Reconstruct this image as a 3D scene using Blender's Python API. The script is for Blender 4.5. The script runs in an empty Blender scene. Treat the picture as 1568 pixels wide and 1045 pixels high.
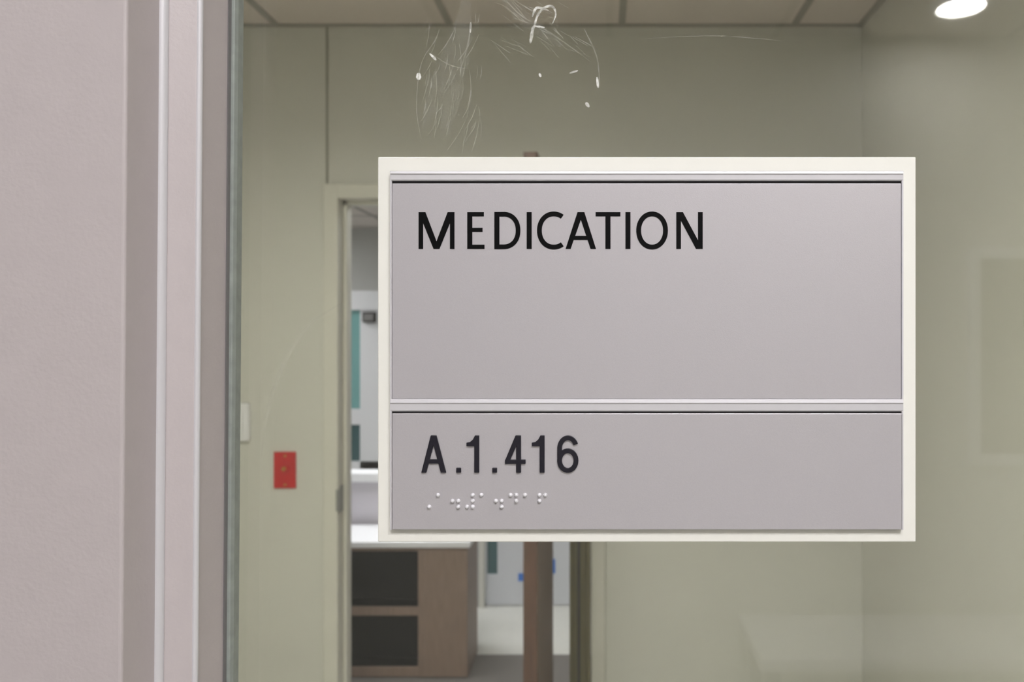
import bpy, bmesh, math, random
from mathutils import Vector
random.seed(3)
S=bpy.context.scene
F=1220.0; CX=920.0; CY=505.0; CZ=1.62
def X(px,d): return (px-CX)/F*d
def Z(py,d): return CZ+(CY-py)/F*d

# ---------------- materials ----------------
def mat(name,col,rough=.5,metal=0,noise=0,nscale=50,bump=0,bscale=200,spec=.5,emit=None,es=0,stretch=None,mott=0,col2=None):
    m=bpy.data.materials.new(name); m.use_nodes=True
    nt=m.node_tree; b=nt.nodes['Principled BSDF']
    c=[((v/255)**2.2) for v in col]+[1]
    b.inputs['Base Color'].default_value=c
    b.inputs['Roughness'].default_value=rough
    b.inputs['Metallic'].default_value=metal
    b.inputs['Specular IOR Level'].default_value=spec
    tc=nt.nodes.new('ShaderNodeTexCoord'); mp=nt.nodes.new('ShaderNodeMapping')
    nt.links.new(tc.outputs['Object'],mp.inputs['Vector'])
    if stretch: mp.inputs['Scale'].default_value=stretch
    if noise or col2:
        n=nt.nodes.new('ShaderNodeTexNoise'); n.inputs['Scale'].default_value=nscale; n.inputs['Detail'].default_value=4
        nt.links.new(mp.outputs[0],n.inputs['Vector'])
        r=nt.nodes.new('ShaderNodeValToRGB')
        r.color_ramp.elements[0].position=.3; r.color_ramp.elements[1].position=.7
        c2=[((v/255)**2.2) for v in col2]+[1] if col2 else [min(1,v*(1+noise)) for v in c[:3]]+[1]
        c1=c if col2 else [v*(1-noise) for v in c[:3]]+[1]
        r.color_ramp.elements[0].color=c1; r.color_ramp.elements[1].color=c2
        nt.links.new(n.outputs['Fac'],r.inputs[0]); nt.links.new(r.outputs[0],b.inputs['Base Color'])
    if bump:
        n2=nt.nodes.new('ShaderNodeTexNoise'); n2.inputs['Scale'].default_value=bscale; n2.inputs['Detail'].default_value=3
        nt.links.new(mp.outputs[0],n2.inputs['Vector'])
        bp=nt.nodes.new('ShaderNodeBump'); bp.inputs['Strength'].default_value=bump; bp.inputs['Distance'].default_value=.001
        nt.links.new(n2.outputs['Fac'],bp.inputs['Height']); nt.links.new(bp.outputs[0],b.inputs['Normal'])
    if emit:
        b.inputs['Emission Color'].default_value=[((v/255)**2.2) for v in emit]+[1]
        b.inputs['Emission Strength'].default_value=es
    return m
M={}
M['frame']=mat('frame_paint',(196,187,187),.4,noise=.015,nscale=120,bump=.12,bscale=500)
M['wall']=mat('cream_wall_paint',(210,209,201),.8,noise=.02,nscale=3,bump=.1,bscale=250)
M['wallc']=mat('corridor_wall_paint',(216,215,210),.8,noise=.02,nscale=3,bump=.1,bscale=250)
M['casing']=mat('casing_paint',(216,214,204),.5)
M['tile']=mat('ceiling_tile',(220,210,203),.9,noise=.06,nscale=150,bump=.3,bscale=150)
M['tbar']=mat('tbar_grey',(160,156,148),.6)
M['joint']=mat('joint_line',(150,148,136),.8)
M['gasket']=mat('glazing_gasket',(146,152,146),.5,noise=.1,nscale=200)
M['silver']=mat('silver_panel',(208,204,208),.36,metal=.4,noise=.012,nscale=1500,bump=.05,bscale=2500)
M['alu']=mat('anodised_rail',(220,218,221),.4,metal=.15)
M['dark']=mat('dark_gap',(45,43,45),.7)
M['edge']=mat('edge_grey',(120,118,118),.6)
M['back']=mat('frosted_backing',(251,250,241),.45,noise=.008,nscale=40)
M['black']=mat('black_ink',(6,6,8),.6,spec=.15)
M['char']=mat('charcoal_tactile',(40,38,46),.4,spec=.35)
M['braille']=mat('braille_silver',(236,235,238),.2,metal=.1)
M['brown']=mat('walnut_wood',(92,66,52),.45,noise=.25,nscale=14,stretch=(8,8,.6))
M['tan']=mat('laminate_wood',(146,124,110),.5,noise=.12,nscale=20,stretch=(6,6,.5))
M['olive']=mat('olive_brown_metal',(106,98,62),.4,noise=.1,nscale=20,stretch=(5,5,.4))
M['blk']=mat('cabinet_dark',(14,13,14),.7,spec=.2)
M['white']=mat('white_laminate',(238,238,241),.4)
M['lilac']=mat('lilac_partition',(205,200,208),.6)
M['grey']=mat('grey_wall',(180,180,176),.8)
M['teal']=mat('teal_glass',(120,172,170),.2)
M['dteal']=mat('teal_dark_glass',(60,95,98),.2)
M['red']=mat('red_plastic',(190,14,22),.4)
M['brass']=mat('brass',(190,150,80),.3,metal=.8)
M['steel']=mat('steel',(150,150,148),.35,metal=.5)
M['carpet']=mat('carpet_grey',(112,107,104),.95,noise=.15,nscale=200)
M['vinyl']=mat('vinyl_floor',(210,209,202),.35,noise=.03,nscale=30)
M['blue']=mat('blue_tape',(40,110,200),.6)
M['door']=mat('pale_door_paint',(208,210,216),.5)
M['pic']=mat('pale_print',(138,136,118),.5,noise=.03,nscale=5)
M['em_room']=mat('diffuser_room',(255,255,255),.6,emit=(255,252,240),es=33)
M['em_room2']=mat('diffuser_room2',(255,255,255),.6,emit=(250,250,255),es=20)
M['em_cor']=mat('diffuser_corridor',(255,255,255),.6,emit=(253,251,254),es=17.5)
M['em_down']=mat('downlight_lens',(255,255,255),.6,emit=(255,252,245),es=90)

# glass
g=bpy.data.materials.new('clear_glass'); g.use_nodes=True; nt=g.node_tree; nt.nodes.clear()
o=nt.nodes.new('ShaderNodeOutputMaterial'); mx=nt.nodes.new('ShaderNodeMixShader')
tr=nt.nodes.new('ShaderNodeBsdfTransparent'); tr.inputs[0].default_value=(.975,.985,.965,1)
gl=nt.nodes.new('ShaderNodeBsdfGlossy'); gl.inputs['Roughness'].default_value=.02
mx.inputs[0].default_value=.07
nt.links.new(tr.outputs[0],mx.inputs[1]); nt.links.new(gl.outputs[0],mx.inputs[2]); nt.links.new(mx.outputs[0],o.inputs[0])
M['glass']=g
def smear(name,fac):
    g=bpy.data.materials.new(name); g.use_nodes=True; nt=g.node_tree; nt.nodes.clear()
    o=nt.nodes.new('ShaderNodeOutputMaterial'); mx=nt.nodes.new('ShaderNodeMixShader')
    tr=nt.nodes.new('ShaderNodeBsdfTransparent'); d=nt.nodes.new('ShaderNodeBsdfDiffuse'); d.inputs[0].default_value=(.95,.95,.9,1)
    n=nt.nodes.new('ShaderNodeTexNoise'); n.inputs['Scale'].default_value=350
    tc=nt.nodes.new('ShaderNodeTexCoord'); nt.links.new(tc.outputs['Object'],n.inputs['Vector'])
    mr=nt.nodes.new('ShaderNodeMapRange'); mr.inputs[1].default_value=.35; mr.inputs[2].default_value=.65; mr.inputs[3].default_value=fac*.3; mr.inputs[4].default_value=fac
    nt.links.new(n.outputs['Fac'],mr.inputs[0]); nt.links.new(mr.outputs[0],mx.inputs[0])
    nt.links.new(tr.outputs[0],mx.inputs[1]); nt.links.new(d.outputs[0],mx.inputs[2]); nt.links.new(mx.outputs[0],o.inputs[0])
    return g
M['smear1']=smear('adhesive_bright',.9); M['smear2']=smear('adhesive_faint',.17); M['smear_refl']=smear('haze_and_reflection',.06)

# ---------------- helpers ----------------
def empty(name):
    e=bpy.data.objects.new(name,None); S.collection.objects.link(e); e.empty_display_size=.05; return e
def mesh(name,verts,faces,m,parent=None,bevel=0,seg=2,smooth=False):
    me=bpy.data.meshes.new(name); me.from_pydata([tuple(v) for v in verts],[],faces)
    bm=bmesh.new(); bm.from_mesh(me); bmesh.ops.recalc_face_normals(bm,faces=bm.faces[:]); bm.to_mesh(me); bm.free()
    me.materials.append(M[m]); ob=bpy.data.objects.new(name,me); S.collection.objects.link(ob)
    if parent: ob.parent=parent
    if bevel:
        b=ob.modifiers.new('bevel','BEVEL'); b.width=bevel; b.segments=seg; b.limit_method='ANGLE'
    if smooth:
        for p in me.polygons: p.use_smooth=True
    return ob
BF=[(0,1,3,2),(4,6,7,5),(0,4,5,1),(2,3,7,6),(0,2,6,4),(1,5,7,3)]
def boxv(x0,x1,y0,y1,z0,z1): return [(x,y,z) for x in (x0,x1) for y in (y0,y1) for z in (z0,z1)]
def box(name,x0,x1,y0,y1,z0,z1,m,parent=None,bevel=0,seg=2):
    return mesh(name,boxv(x0,x1,y0,y1,z0,z1),BF,m,parent,bevel,seg)
def boxes(name,L,m,parent=None,bevel=0):
    V=[];Fc=[]
    for b in L:
        n=len(V); V+=boxv(*b); Fc+=[tuple(i+n for i in f) for f in BF]
    return mesh(name,V,Fc,m,parent,bevel)
def cyl(name,c,r,h,axis,m,parent=None,n=40,bevel=0):
    V=[];
    for s in (-h/2,h/2):
        for i in range(n):
            a=2*math.pi*i/n; u,v=r*math.cos(a),r*math.sin(a)
            p={'z':(u,v,s),'y':(u,s,v),'x':(s,u,v)}[axis]; V.append((c[0]+p[0],c[1]+p[1],c[2]+p[2]))
    Fc=[(i,(i+1)%n,n+(i+1)%n,n+i) for i in range(n)]+[tuple(range(n)),tuple(range(n,2*n))]
    return mesh(name,V,Fc,m,parent,bevel)
def prism(name,prof,z0,z1,m,parent=None,bevel=0,tilt=0,seg=2):
    n=len(prof); V=[(x+(z-CZ)*tilt,y,z) for z in (z0,z1) for x,y in prof]
    Fc=[(i,(i+1)%n,n+(i+1)%n,n+i) for i in range(n)]+[tuple(range(n)),tuple(range(n,2*n))]
    return mesh(name,V,Fc,m,parent,bevel,seg)

# ---------------- main room seen through the glass ----------------
D=2.83; H=CZ+1.08; XR=X(1320,D); XL=-1.75
oL=X(520,D); oR=X(905,D); oT=Z(305,D)
fo=X(498,D); ft=Z(283,D); fr=oR+.05
box('wall_back',XL,fo-.001,D,D+.1,0,H,'wall')
box('wall_back',fr+.001,XR,D,D+.1,0,H,'wall')
box('wall_back',fo-.001,fr+.001,D,D+.1,ft+.001,H,'wall')
box('wall_right',XR,XR+.1,.44,D+.1,0,H,'wall')
box('wall_left',XL-.1,XL,.44,D+.1,0,H,'wall')
box('floor',XL,XR,.44,D+.1,-.05,0,'vinyl')
box('ceiling',XL,XR,.44,D,H,H+.03,'tile')
grid=[]
for px in (425,690,952,1215):
    x=X(px,D); grid.append((x-.012,x+.012,.44,D,H-.004,H))
for y in (.6,1.21,1.82,2.43): grid.append((XL,XR,y-.012,y+.012,H-.0045,H))
grid.append((XL,XR,D-.022,D,H-.005,H)); grid.append((XR-.02,XR,.44,D,H-.005,H))
boxes('trim_ceiling_grid',grid,'tbar')
# control joint on wall
x=X(501,D); boxes('trim_wall_joint',[(x-.004,x+.004,D-.003,D,Z(283,D),H)],'joint')
boxes('baseboard_back',[(XL,oL-.07,D-.01,D,0,.1),(oR+.07,XR,D-.01,D,0,.1)],'edge',bevel=.003)

def troffer(name,cx,cy,z,w,l,m,skirt=.03):
    e=empty(name)
    boxes('housing_frame',[(cx-w/2-.03,cx-w/2,cy-l/2-.03,cy+l/2+.03,z-skirt,z),(cx+w/2,cx+w/2+.03,cy-l/2-.03,cy+l/2+.03,z-skirt,z),
      (cx-w/2,cx+w/2,cy-l/2-.03,cy-l/2,z-skirt,z),(cx-w/2,cx+w/2,cy+l/2,cy+l/2+.03,z-skirt,z)],'white',e)
    box('diffuser',cx-w/2,cx+w/2,cy-l/2,cy+l/2,z-.015,z-.005,m,e)
    return e
troffer('unseen_ceiling_light',-.6,1.2,H,.55,.55,'em_room',skirt=.12)  # out of view; deep skirt added to keep its light off the wall top

# door frame in back wall
e=empty('door_frame')
boxes('casing',[(fo,oL,D-.02,D+.11,0,ft),(oR,fr,D-.02,D+.11,0,ft),(oL,oR,D-.02,D+.11,oT,ft)],'casing',e,bevel=.003)
boxes('stop',[(oL,oL+.014,D+.04,D+.09,0,oT),(oL,oR,D+.04,D+.09,oT-.014,oT)],'casing',e,bevel=.002)
boxes('strike_plate',[(oL-.001,oL+.003,D-.005,D+.035,Z(785,D),Z(745,D))],'steel',e,bevel=.001)
box('strike_lip',oL-.006,oL+.006,D-.024,D-.015,Z(782,D),Z(748,D),'steel',e,bevel=.002)

# wooden door leaf standing open
e=empty('wooden_door')
ld=2.33
zt=Z(232,ld)
a,b=X(801,ld),X(823,ld)
yy0,yy1=ld,2.79
sh=X(847,yy1)-b
prof=[(a,yy0),(b,yy0),(b+sh,yy1),(a+sh,yy1)]
prism('leaf',prof,.01,zt,'brown',e,bevel=.003)
boxes('hinge',[(a+sh*.5+.044,a+sh*.5+.056,2.5,2.56,zz,zz+.1) for zz in (.3,1.0,1.75)],'steel',e)
# second olive leaf edge near right jamb
e=empty('sliding_door_track')
a,b=X(873,D),X(904,D)
boxes('channel_body',[(a,a+.012,D-.05,D+.09,.005,oT-.02),(a+.012,b-.012,D-.035,D+.09,.005,oT-.02),(b-.012,b,D-.05,D+.09,.005,oT-.02)],'olive',e,bevel=.002)
box('seal_strip',a+.028,a+.036,D-.042,D-.034,.005,oT-.02,'dark',e)

# red wall plate
e=empty('red_emergency_switch')
x0,x1,z0,z1=X(420,D),X(454,D),Z(748,D),Z(692,D)
box('cover_plate',x0,x1,D-.008,D,z0,z1,'red',e,bevel=.003)
xc,zc=X(438,D),Z(717,D)
cyl('key_bezel',(xc,D-.011,zc),.014,.008,'y','red',e,bevel=.001)
cyl('key_barrel',(xc,D-.018,zc),.007,.01,'y','brass',e)
boxes('screws',[(xc-.004,xc+.004,D-.010,D-.008,zz-.004,zz+.004) for zz in (z0+.014,z1-.014)],'brass',e)
# white switch at left
e=empty('light_switch')
x0,x1,z0,z1=X(352,D),X(384,D),Z(675,D),Z(617,D)
box('cover_plate',x0,x1,D-.02,D,z0,z1,'white',e,bevel=.004)
box('rocker',x0+.018,x1-.018,D-.027,D-.02,z0+.03,z1-.03,'white',e,bevel=.003)

# ---------------- second room ----------------
Y2=D+.1; H2=CZ+.83; YF=6.5
box('floor_carpet',-3.2,1.3,Y2,3.97,-.05,0,'carpet')
box('floor_vinyl',-3.2,1.3,3.97,YF,-.05,0,'vinyl')
box('ceiling_annex',-3.2,1.3,Y2,YF,H2,H2+.03,'tile')
boxes('trim_annex_grid',[(-3.2,1.3,y-.012,y+.012,H2-.004,H2) for y in (3.4,4.0,4.6,5.2,5.8,6.4)]+[(xx-.012,xx+.012,Y2,YF,H2-.005,H2) for xx in (-2.7,-2.1,-1.66,-.9,-.3,.3)],'tbar')
box('wall_annex_far',-3.2,-.7,YF,YF+.1,0,H2,'grey')
box('wall_annex_left',-3.3,-3.2,Y2,YF,0,H2,'grey')
box('wall_annex_right',1.3,1.4,Y2,YF,0,H2,'grey')
P=4.65
pd0,pd1=X(742,P),X(742,P)+.62
box('wall_annex_partition',-.76,pd0-.031,P,P+.1,0,H2,'grey')
box('wall_annex_partition',pd1+.031,1.3,P,P+.1,0,H2,'grey')
box('wall_annex_partition',pd0-.031,pd1+.031,P,P+.1,2.081,H2,'grey')
e=empty('door_far')
boxes('frame',[(pd0-.03,pd0,P-.02,P+.1,0,2.08),(pd1,pd1+.03,P-.02,P+.1,0,2.08),(pd0,pd1,P-.02,P+.1,2.05,2.08)],'casing',e)
gx0,gx1=X(745,P),X(761,P); gz0,gz1=Z(882,P),1.9
boxes('leaf',[(pd0,gx0,P+.02,P+.06,.005,2.05),(gx1,pd1,P+.02,P+.06,.005,2.05),(gx0,gx1,P+.02,P+.06,.005,gz0),(gx0,gx1,P+.02,P+.06,gz1,2.05)],'door',e)
box('vision_panel',gx0,gx1,P+.035,P+.045,gz0,gz1,'dteal',e)
boxes('blue_masking_tape',[(X(793,P),X(805,P),P+.017,P+.02,Z(892,P),Z(880,P)),(X(838,P),X(850,P),P+.017,P+.02,Z(880,P),Z(858,P))],'blue',e)
# far window on far wall
e=empty('window_far')
Yw=YF-.03
boxes('frame',[(X(470,Yw),X(700,Yw),YF-.08,YF,Z(475,Yw),Z(446,Yw)),(X(553,Yw),X(590,Yw),YF-.06,YF,Z(740,Yw),Z(475,Yw)),
 (X(520,Yw),X(534,Yw),YF-.06,YF,Z(740,Yw),Z(475,Yw)),(X(534,Yw),X(553,Yw),YF-.06,YF,Z(650,Yw),Z(626,Yw)),(X(534,Yw),X(590,Yw),YF-.06,YF,Z(725,Yw),Z(706,Yw))],'white',e)
box('pane_upper',X(534,Yw),X(553,Yw),YF-.04,YF-.02,Z(626,Yw),Z(475,Yw),'teal',e)
box('pane_lower',X(534,Yw),X(553,Yw),YF-.04,YF-.02,Z(706,Yw),Z(650,Yw),'dteal',e)
e=empty('wall_speaker')
box('case',X(555,6.4),X(575,6.4),6.38,6.44,Z(494,6.4),Z(478,6.4),'dark',e,bevel=.01)
box('grille',X(558,6.4),X(572,6.4),6.372,6.382,Z(491,6.4),Z(481,6.4),'edge',e)
# low partition
e=empty('low_partition')
box('panel',-1.75,X(716,4.06),4.05,4.13,0,Z(738,4.05),'lilac',e,bevel=.004)
box('cap',-1.78,X(716,4.06)+.01,4.03,4.15,Z(738,4.05),Z(724,4.05),'white',e,bevel=.004)
# low cabinet
e=empty('open_shelf_cabinet')
C=3.7; cxl=-1.5; cxr=X(716,C); mid=X(640,C); left=X(520,C)
zt=Z(838,C)
boxes('carcass',[(left-.3,left,C,C+.3,.005,zt),(left,mid,C+.005,C+.3,Z(1040,C)+.007,Z(1023,C)),(left,mid,C+.005,C+.3,Z(944,C),Z(931,C)),
  (mid,cxr,C,C+.3,.005,zt),(left,mid,C+.005,C+.3,Z(845,C),zt)],'tan',e,bevel=.002)
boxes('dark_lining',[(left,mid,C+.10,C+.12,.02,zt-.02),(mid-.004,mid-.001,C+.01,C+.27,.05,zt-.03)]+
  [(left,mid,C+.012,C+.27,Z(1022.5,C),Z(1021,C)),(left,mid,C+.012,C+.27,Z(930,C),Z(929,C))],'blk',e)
box('countertop',left-.31,cxr+.015,C-.02,C+.31,zt,zt+.028,'white',e,bevel=.003)
troffer('unseen_ceiling_light',-.9,3.6,H2,.9,.5,'em_room2')
troffer('unseen_ceiling_light',-1.7,4.5,H2,.5,.5,'em_room2')
troffer('unseen_ceiling_light',-2.8,5.7,H2,.4,.5,'em_room2')  # unseen extra lamp, added to brighten the far end of this room

# ---------------- glazed screen: frame + glass ----------------
T=.0078
e=empty('window_1')
prof=[(-.225,.280),(-.1675,.280),(-.1675,.3025),(-.1557,.3070),(-.154,.329),(-.1565,.329),(-.1575,.346),(-.17,.352),(-.225,.352)]
prism('jamb_near',prof,.3,2.2,'frame',e,bevel=.0018,tilt=T,seg=4)
nb=10; pr=[(-.1678,.3055)]+[(-.1676+.0024*math.cos(t),.3030-.0024*math.sin(t)) for t in [math.pi/2*i/nb for i in range(nb+1)]]
prism('bead_paint',pr,.3,2.2,'alu',e,tilt=T)  # paint bead, coloured paler than the frame to carry its highlight line
pr=[(-.1575,.3085)]+[(-.1558+.0012*math.cos(t),.3078-.0012*math.sin(t)) for t in [math.pi*(-.1+1.1*i/nb) for i in range(nb+1)]]
prism('edge_highlight',pr,.3,2.2,'alu',e,tilt=T)  # pale strip added to draw the highlight along this frame edge
prism('bead_gasket',[(-.1564,.3285),(-.1520,.3285),(-.1513,.3305),(-.1513,.3355),(-.1564,.3355)],.3,2.2,'gasket',e,bevel=.0004,tilt=T)
prism('bead_seal',[(-.1552,.3275),(-.1535,.3268),(-.1532,.3287),(-.1552,.3287)],.3,2.2,'edge',e,tilt=T)
GR=.86
prism('jamb_far',[(GR,.303),(GR+.0135,.303),(GR+.0135,.28),(GR+.07,.28),(GR+.07,.352),(GR,.352)],.3,2.2,'frame',e,bevel=.0012)
box('head',-.225,GR+.07,.28,.44,2.2,2.3,'frame',e,bevel=.0012)
box('sill',-.25,GR+.09,.27,.44,.2,.3,'frame',e,bevel=.0012)
box('glass_pane',-.167,GR+.01,.3365,.3425,.29,2.21,'glass',e)

def ribbon_data(path,w,closed=False):
    n=len(path); L=[];R=[]
    for i in range(n):
        if closed: p0,p1=path[(i-1)%n],path[(i+1)%n]
        else: p0,p1=path[max(i-1,0)],path[min(i+1,n-1)]
        dx,dy=p1[0]-p0[0],p1[1]-p0[1]; l=math.hypot(dx,dy) or 1
        nx,ny=-dy/l,dx/l; ww=w[i] if isinstance(w,list) else w
        L.append((path[i][0]+nx*ww/2,path[i][1]+ny*ww/2)); R.append((path[i][0]-nx*ww/2,path[i][1]-ny*ww/2))
    return L,R
# glass smears (adhesive residue on the glass, plus one painted reflection arc)
def smears(name,lst,m,parent,k=.3362):
    V=[];Fc=[]
    for path,w in lst:
        pts=[]
        P_=[path[0]]+path+[path[-1]]
        for i in range(1,len(P_)-2):
            for t in [j/8 for j in range(8)]:
                q=[]
                for c in (0,1):
                    a,b,c_,d=P_[i-1][c],P_[i][c],P_[i+1][c],P_[i+2][c]
                    q.append(.5*((2*b)+(-a+c_)*t+(2*a-5*b+4*c_-d)*t*t+(-a+3*b-3*c_+d)*t**3))
                pts.append(tuple(q))
        pts.append(path[-1]); N=len(pts)
        ws=[w*(.25+.75*math.sin(math.pi*(i+.5)/N))*(.8+.4*random.random()) for i in range(N)]
        L,R=ribbon_data(pts,ws)
        n0=len(V)
        for a,b in zip(L,R): V.append((X(a[0],k),k,Z(a[1],k))); V.append((X(b[0],k),k,Z(b[1],k)))
        for i in range(N-1): Fc.append((n0+2*i,n0+2*i+2,n0+2*i+3,n0+2*i+1))
    return mesh(name,V,Fc,m,parent)
e2=empty('residue_and_reflection')
smears('bright_marks',[([(812,66),(817,45),(823,24),(833,12),(846,10),(851,22),(846,36)],3.6),
 ([(812,66),(814,55),(816,40)],4.5),([(641,122),(641,112)],8),([(658,82),(668,92)],3.5),([(914,118),(916,135)],4),([(721,34),(720,50)],3),
 ([(897,157),(902,164)],5),([(826,112),(828,118)],4),([(885,108),(872,112)],3),([(840,16),(822,12),(815,26)],4),([(818,40),(834,42)],3)],'smear1',e2)
sl=[([(895,45),(914,88),(918,130)],2.2),([(770,-5),(800,25),(850,55),(905,95)],2.2),([(780,-5),(820,20),(830,25)],2.5),([(722,30),(716,70),(704,110)],2.2),
 ([(655,75),(642,110),(638,170),(646,215)],1.6),([(660,82),(690,100),(720,106)],1.2),([(970,60),(1100,55),(1230,66)],1.0)]
for i in range(60):
    x0=random.uniform(650,740);y0=random.uniform(10,200); l=random.uniform(15,60); a=random.uniform(1.5,2.2)
    sl.append(([(x0,y0),(x0+l*.5*math.cos(a)+2,y0+l*.5*math.sin(a)),(x0+l*math.cos(a),y0+l*math.sin(a))],random.uniform(.7,1.5)))
for i in range(40):
    x0=random.uniform(750,890);y0=random.uniform(-5,80); l=random.uniform(15,50); a=random.uniform(.3,.9)
    sl.append(([(x0,y0),(x0+l*math.cos(a),y0+l*math.sin(a))],random.uniform(.7,1.5)))
smears('faint_wipes',sl,'smear2',e2)
smears('wipes_and_reflection',[([(715,0),(700,90),(680,210)],34),([(690,60),(668,130),(650,200)],20),([(765,-10),(800,25),(860,70)],20),
  ([(400,700),(410,630),(436,555),(474,498),(520,466)],7)],'smear_refl',e2,k=.33645)  # last path is a painted arc for a person's reflection in the glass

# ---------------- the sign ----------------
sg=empty('room_sign')
kb=.3345  # backing front
box('backing_panel',X(578.5,kb),X(1402.5,kb),kb,.3364,Z(830.5,kb),Z(240.5,kb),'back',sg,bevel=.0004)
def pb(name,x0,x1,y0,y1,f,bk,m,bevel=0,depthref=None):
    k=depthref or f
    return box(name,X(x0,k),X(x1,k),f,bk,Z(y1,k),Z(y0,k),m,sg,bevel)
pb('carrier_tray',598.5,1382.5,262,812,.3335,.3346,'dark',depthref=.3325)
pb('upper_insert',600.5,1380,281,611,.3325,.3336,'silver',.0002)
pb('lower_insert',600.5,1382,633.5,811.5,.3322,.3336,'silver',.0002)
for nm,y0,y1 in (('rail_top',261.5,276.5),('rail_middle',611.5,630.5)):
    h=y1-y0
    V=[];k=.3318
    prof=[(0,.3336),(0,.3324),(.08,.3318),(.3,.3315),(.38,.3320),(.9,.3320),(1,.3323),(1,.3336)]
    for xx in (598,1383):
        for t,y in prof: V.append((X(xx,k),y,Z(y0+h*t,k)))
    m_=len(prof)
    Fc=[(i,(i+1)%m_,m_+(i+1)%m_,m_+i) for i in range(m_)]+[tuple(range(m_)),tuple(range(m_,2*m_))]
    mesh(nm,V,Fc,'alu',sg)
pb('slot_shadow_top',600,1381,276.5,280,.3331,.3336,'dark')
pb('slot_shadow_middle',600,1382,630.5,632.5,.3331,.3336,'dark')
pb('side_channel',1380.8,1383.3,262,812,.3322,.3340,'alu')
pb('side_channel',597.2,599.8,262,812,.3322,.3340,'alu')

def tomesh(name,parts,face,dep0,m,bevel=0,step=2.5e-6):
    V=[];Fc=[]
    def P3(p,y): return (X(p[0],face),y,Z(p[1],face))
    for idx,(kind,dat) in enumerate(parts):
        n0=len(V); dep=dep0+step*(idx%5)
        if kind=='poly':
            n=len(dat); V+= [P3(p,face-dep) for p in dat]+[P3(p,face-2e-5) for p in dat]
            Fc.append(tuple(n0+i for i in range(n)))
            Fc+=[(n0+i,n0+(i+1)%n,n0+n+(i+1)%n,n0+n+i) for i in range(n)]
        else:
            path,w,cl=dat; L,R=ribbon_data(path,w,cl); n=len(path)
            for a,b in zip(L,R): V+=[P3(a,face-dep),P3(b,face-dep),P3(a,face-2e-5),P3(b,face-2e-5)]
            rng=range(n) if cl else range(n-1)
            for i in rng:
                j=(i+1)%n; a=n0+4*i; b=n0+4*j
                Fc+=[(a,b,b+1,a+1),(a,a+2,b+2,b),(a+1,b+1,b+3,a+3)]
            if not cl:
                Fc+=[(n0,n0+1,n0+3,n0+2)]; a=n0+4*(n-1); Fc+=[(a,a+1,a+3,a+2)]
    ob=mesh(name,V,Fc,m,sg)
    if bevel:
        b=ob.modifiers.new('b','BEVEL'); b.width=bevel; b.segments=2; b.limit_method='ANGLE'; b.angle_limit=math.radians(50)
    return ob
def R_(x0,y0,x1,y1): return ('poly',[(x0,y0),(x1,y0),(x1,y1),(x0,y1)])
def HQ(xt,xb,w,y0,y1,wb=None): wb=wb or w; return ('poly',[(xt,y0),(xt+w,y0),(xb+wb,y1),(xb,y1)])
def arc(cx,cy,rx,ry,a0,a1,n=40,pw=1.0):
    out=[]
    for i in range(n+1):
        a=math.radians(a0+(a1-a0)*i/n); c,s=math.cos(a),math.sin(a)
        out.append((cx+rx*math.copysign(abs(c)**pw,c),cy-ry*math.copysign(abs(s)**pw,s)))
    return out
y0,y1=325,381.5
t=[]
t+=[R_(641,y0,648,y1),R_(689,y0,696,y1),HQ(641,664,10.5,y0,y1,9),HQ(685.5,664,10.5,y0,y1,9)]
t+=[R_(715.5,y0,723.3,y1),R_(715.5,y0,741,y0+6.6),R_(715.5,349,739,355.4),R_(715.5,y1-6.6,742,y1)]
t+=[R_(757,y0,764.8,y1),('rib',([(757,y0+3.3),(771,y0+3.3)]+arc(771,353.2,22.3,25,88,-88,36,.92)+[(770,y1-3.3),(757,y1-3.3)],7.2,False))]
t+=[R_(806.5,y0,814.2,y1)]
t+=[('rib',(arc(848,353.2,22,25.4,55,305,44,.95),7.4,False))]
t+=[HQ(884.3,866,9.3,y0,y1,7.8),HQ(885.5,904.3,9.3,y0,y1,8.4),R_(874.5,361.5,906,367.8)]
t+=[R_(912,y0,950,y0+6.6),R_(927,y0,934.8,y1)]
t+=[R_(957.7,y0,965.4,y1)]
t+=[('rib',(arc(998.5,353.2,20.6,25.4,0,351,40,.97),7.5,True))]
t+=[R_(1035.5,y0,1042.7,y1),R_(1068.8,y0,1076,y1),HQ(1035.5,1065.8,10.2,y0,y1,10.2)]
tomesh('lettering_medication',t,.3325,.00012,'black')
y0,y1=667,724
t=[]
t+=[HQ(660,645.5,8.4,y0,y1,7.6),HQ(660.3,675.4,8.4,y0,y1,8.2),R_(652,703.5,677,710)]
t+=[R_(699,716.5,706.3,y1),R_(754,716.5,761.3,y1)]
for dx in (0,100):
    t+=[('poly',[(714.5+dx,678),(720+dx,677),(724.5+dx,673),(727.5+dx,y0),(734+dx,y0),(734+dx,y1),(726.5+dx,y1),(726.5+dx,683.5),(714.5+dx,683.5)])]
t+=[R_(790.5,y0,798,y1),R_(773.5,704,805,710.5),HQ(789.5,773.5,8.5,y0,705.5,7.5)]
t+=[('rib',(arc(869.5,705.5,12.6,15,0,351,36),7.4,True)),('rib',([(857,706),(856.9,696)]+arc(869.8,687,12.8,16.4,180,22,26),7.2,False))]
tomesh('lettering_room_number',t,.3322,.0008,'char',bevel=.00018,step=8e-6)
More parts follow.
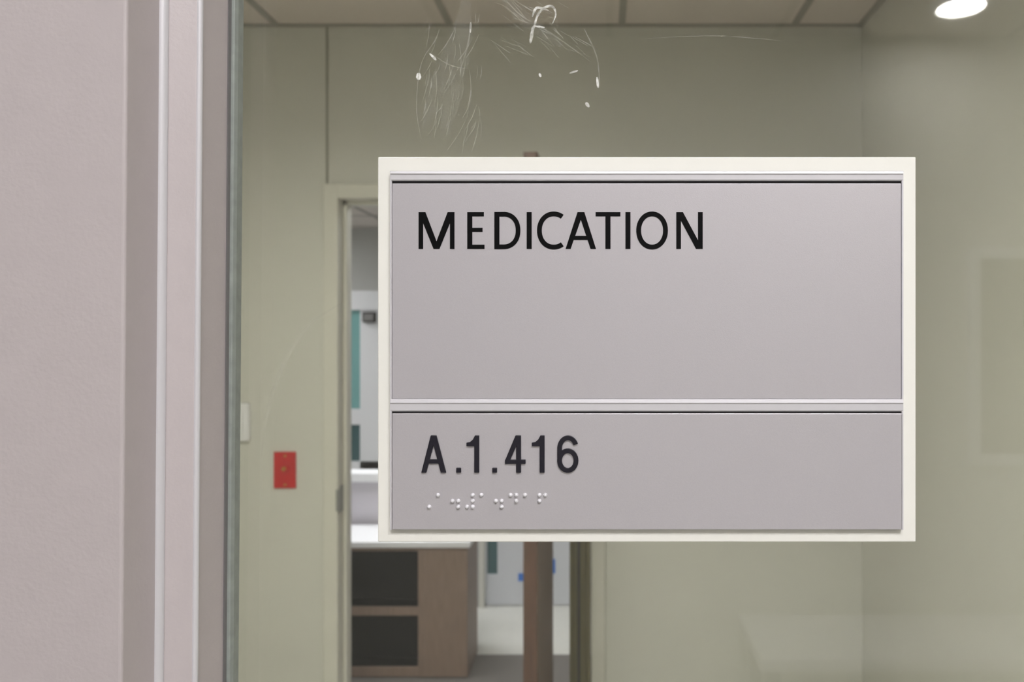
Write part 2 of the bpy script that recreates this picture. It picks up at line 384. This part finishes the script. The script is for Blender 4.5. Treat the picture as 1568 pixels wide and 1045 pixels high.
# braille
cells=[[6],[1],[2,5,6],[3,4,5,6],[1],[2,5,6],[1,4,5],[1],[1,2,4]]
V=[];Fc=[];k=.3322
for i,c in enumerate(cells):
    for d in c:
        px=648.5+22.2*i+(8.8 if d>3 else 0); py=758.5+9*((d-1)%3)
        cx_,cz_=X(px,k),Z(py,k); r=.00088; hh=.0012; n0=len(V); nr,ns=6,16
        for a in range(nr):
            ph=math.pi/2*a/nr
            for s in range(ns):
                th=2*math.pi*s/ns; V.append((cx_+r*math.cos(ph)*math.cos(th),k-hh*math.sin(ph),cz_+r*math.cos(ph)*math.sin(th)))
        V.append((cx_,k-hh,cz_))
        for a in range(nr-1):
            for s in range(ns): Fc.append((n0+a*ns+s,n0+a*ns+(s+1)%ns,n0+(a+1)*ns+(s+1)%ns,n0+(a+1)*ns+s))
        for s in range(ns): Fc.append((n0+(nr-1)*ns+s,n0+(nr-1)*ns+(s+1)%ns,n0+nr*ns))
mesh('braille_dots',V,Fc,'braille',sg,smooth=True)

# ---------------- corridor (behind the camera, reflected in the glass) ----------------
YB=-2.25; CL=-2.3; CR=2.6
box('wall_front',CL,-.2505,.30,.44,0,H,'wallc')
box('wall_front',GR+.0905,CR,.30,.44,0,H,'wallc')
box('wall_front',-.2505,GR+.0905,.30,.44,2.3005,H,'wallc')
box('wall_front',-.2505,GR+.0905,.30,.44,0,.1995,'wallc')
e=[o for o in S.objects if o.name=='window_1'][0]
boxes('jamb_lining',[(-.2504,-.2255,.30,.44,.3005,2.3)],'wallc',e)
box('wall_corridor_back',CL,CR,YB-.1,YB,0,H,'wallc')
box('wall_corridor_left',CL-.1,CL,YB,.3,0,H,'wallc')
box('wall_corridor_right',CR,CR+.1,YB,.3,0,H,'wallc')
box('floor_corridor',CL,CR,YB,.44,-.05,0,'vinyl')
box('ceiling_corridor',CL,CR,YB,.44,H,H+.03,'tile')
boxes('trim_corridor_grid',[(xx-.012,xx+.012,YB,.3,H-.004,H) for xx in (-1.8,-1.19,-.58,.03,.64,1.5,2.1)],'tbar')
troffer('unseen_ceiling_light',.3,-.75,H,1.1,.5,'em_cor')
e=empty('recessed_downlight')
dx_,dy_=1.19,-1.955
cyl('lens',(dx_,dy_,H-.012),.072,.008,'z','em_down',e)
n=40;V=[];Fc=[]
for r,z in ((.073,H),(.073,H-.018),(.1,H-.008),(.1,H)):
    for i in range(n): V.append((dx_+r*math.cos(2*math.pi*i/n),dy_+r*math.sin(2*math.pi*i/n),z))
for a in range(4):
    for i in range(n): Fc.append((a*n+i,a*n+(i+1)%n,((a+1)%4)*n+(i+1)%n,((a+1)%4)*n+i))
mesh('trim_ring',V,Fc,'white',e)
L=.673-YB
e=empty('picture_frame')
x0,x1,z0,z1=X(1482,L),X(1482,L)+.62,Z(712,L),Z(380,L)
boxes('moulding',[(x0,x0+.04,YB,YB+.025,z0,z1),(x1-.04,x1,YB,YB+.025,z0,z1),(x0+.04,x1-.04,YB,YB+.025,z0,z0+.04),(x0+.04,x1-.04,YB,YB+.025,z1-.04,z1)],'white',e,bevel=.003)
box('print',x0+.04,x1-.04,YB,YB+.012,z0+.04,z1-.04,'pic',e)
# bench along the corridor wall
e=empty('side_table')
tz=Z(1012,2.5); ty1=.673-2.5; tx0,tx1=X(1165,2.5),X(1165,2.5)+1.1
box('top',tx0,tx1,ty1-.4,ty1,tz-.04,tz,'white',e,bevel=.004)
boxes('legs',[(xx,xx+.04,yy,yy+.04,0,tz-.04) for xx in (tx0+.03,tx1-.07) for yy in (ty1-.37,ty1-.07)],'steel',e)

# ---------------- world, camera ----------------
w=bpy.data.worlds.new('World'); S.world=w; w.use_nodes=True
w.node_tree.nodes['Background'].inputs[0].default_value=(.8,.85,.9,1); w.node_tree.nodes['Background'].inputs[1].default_value=.1
cam=bpy.data.cameras.new('Camera'); co=bpy.data.objects.new('Camera',cam); S.collection.objects.link(co)
co.location=(0,0,CZ); co.rotation_euler=(math.radians(90),0,0)
cam.sensor_width=36; cam.lens=F/1568*36; cam.clip_start=.01
cam.shift_x=-(CX-784)/1568; cam.shift_y=-(522.5-CY)/1568
cam.dof.use_dof=True; cam.dof.focus_distance=.3322; cam.dof.aperture_fstop=16
S.camera=co
S.view_settings.view_transform='Standard'; S.view_settings.look='None'; S.view_settings.exposure=0
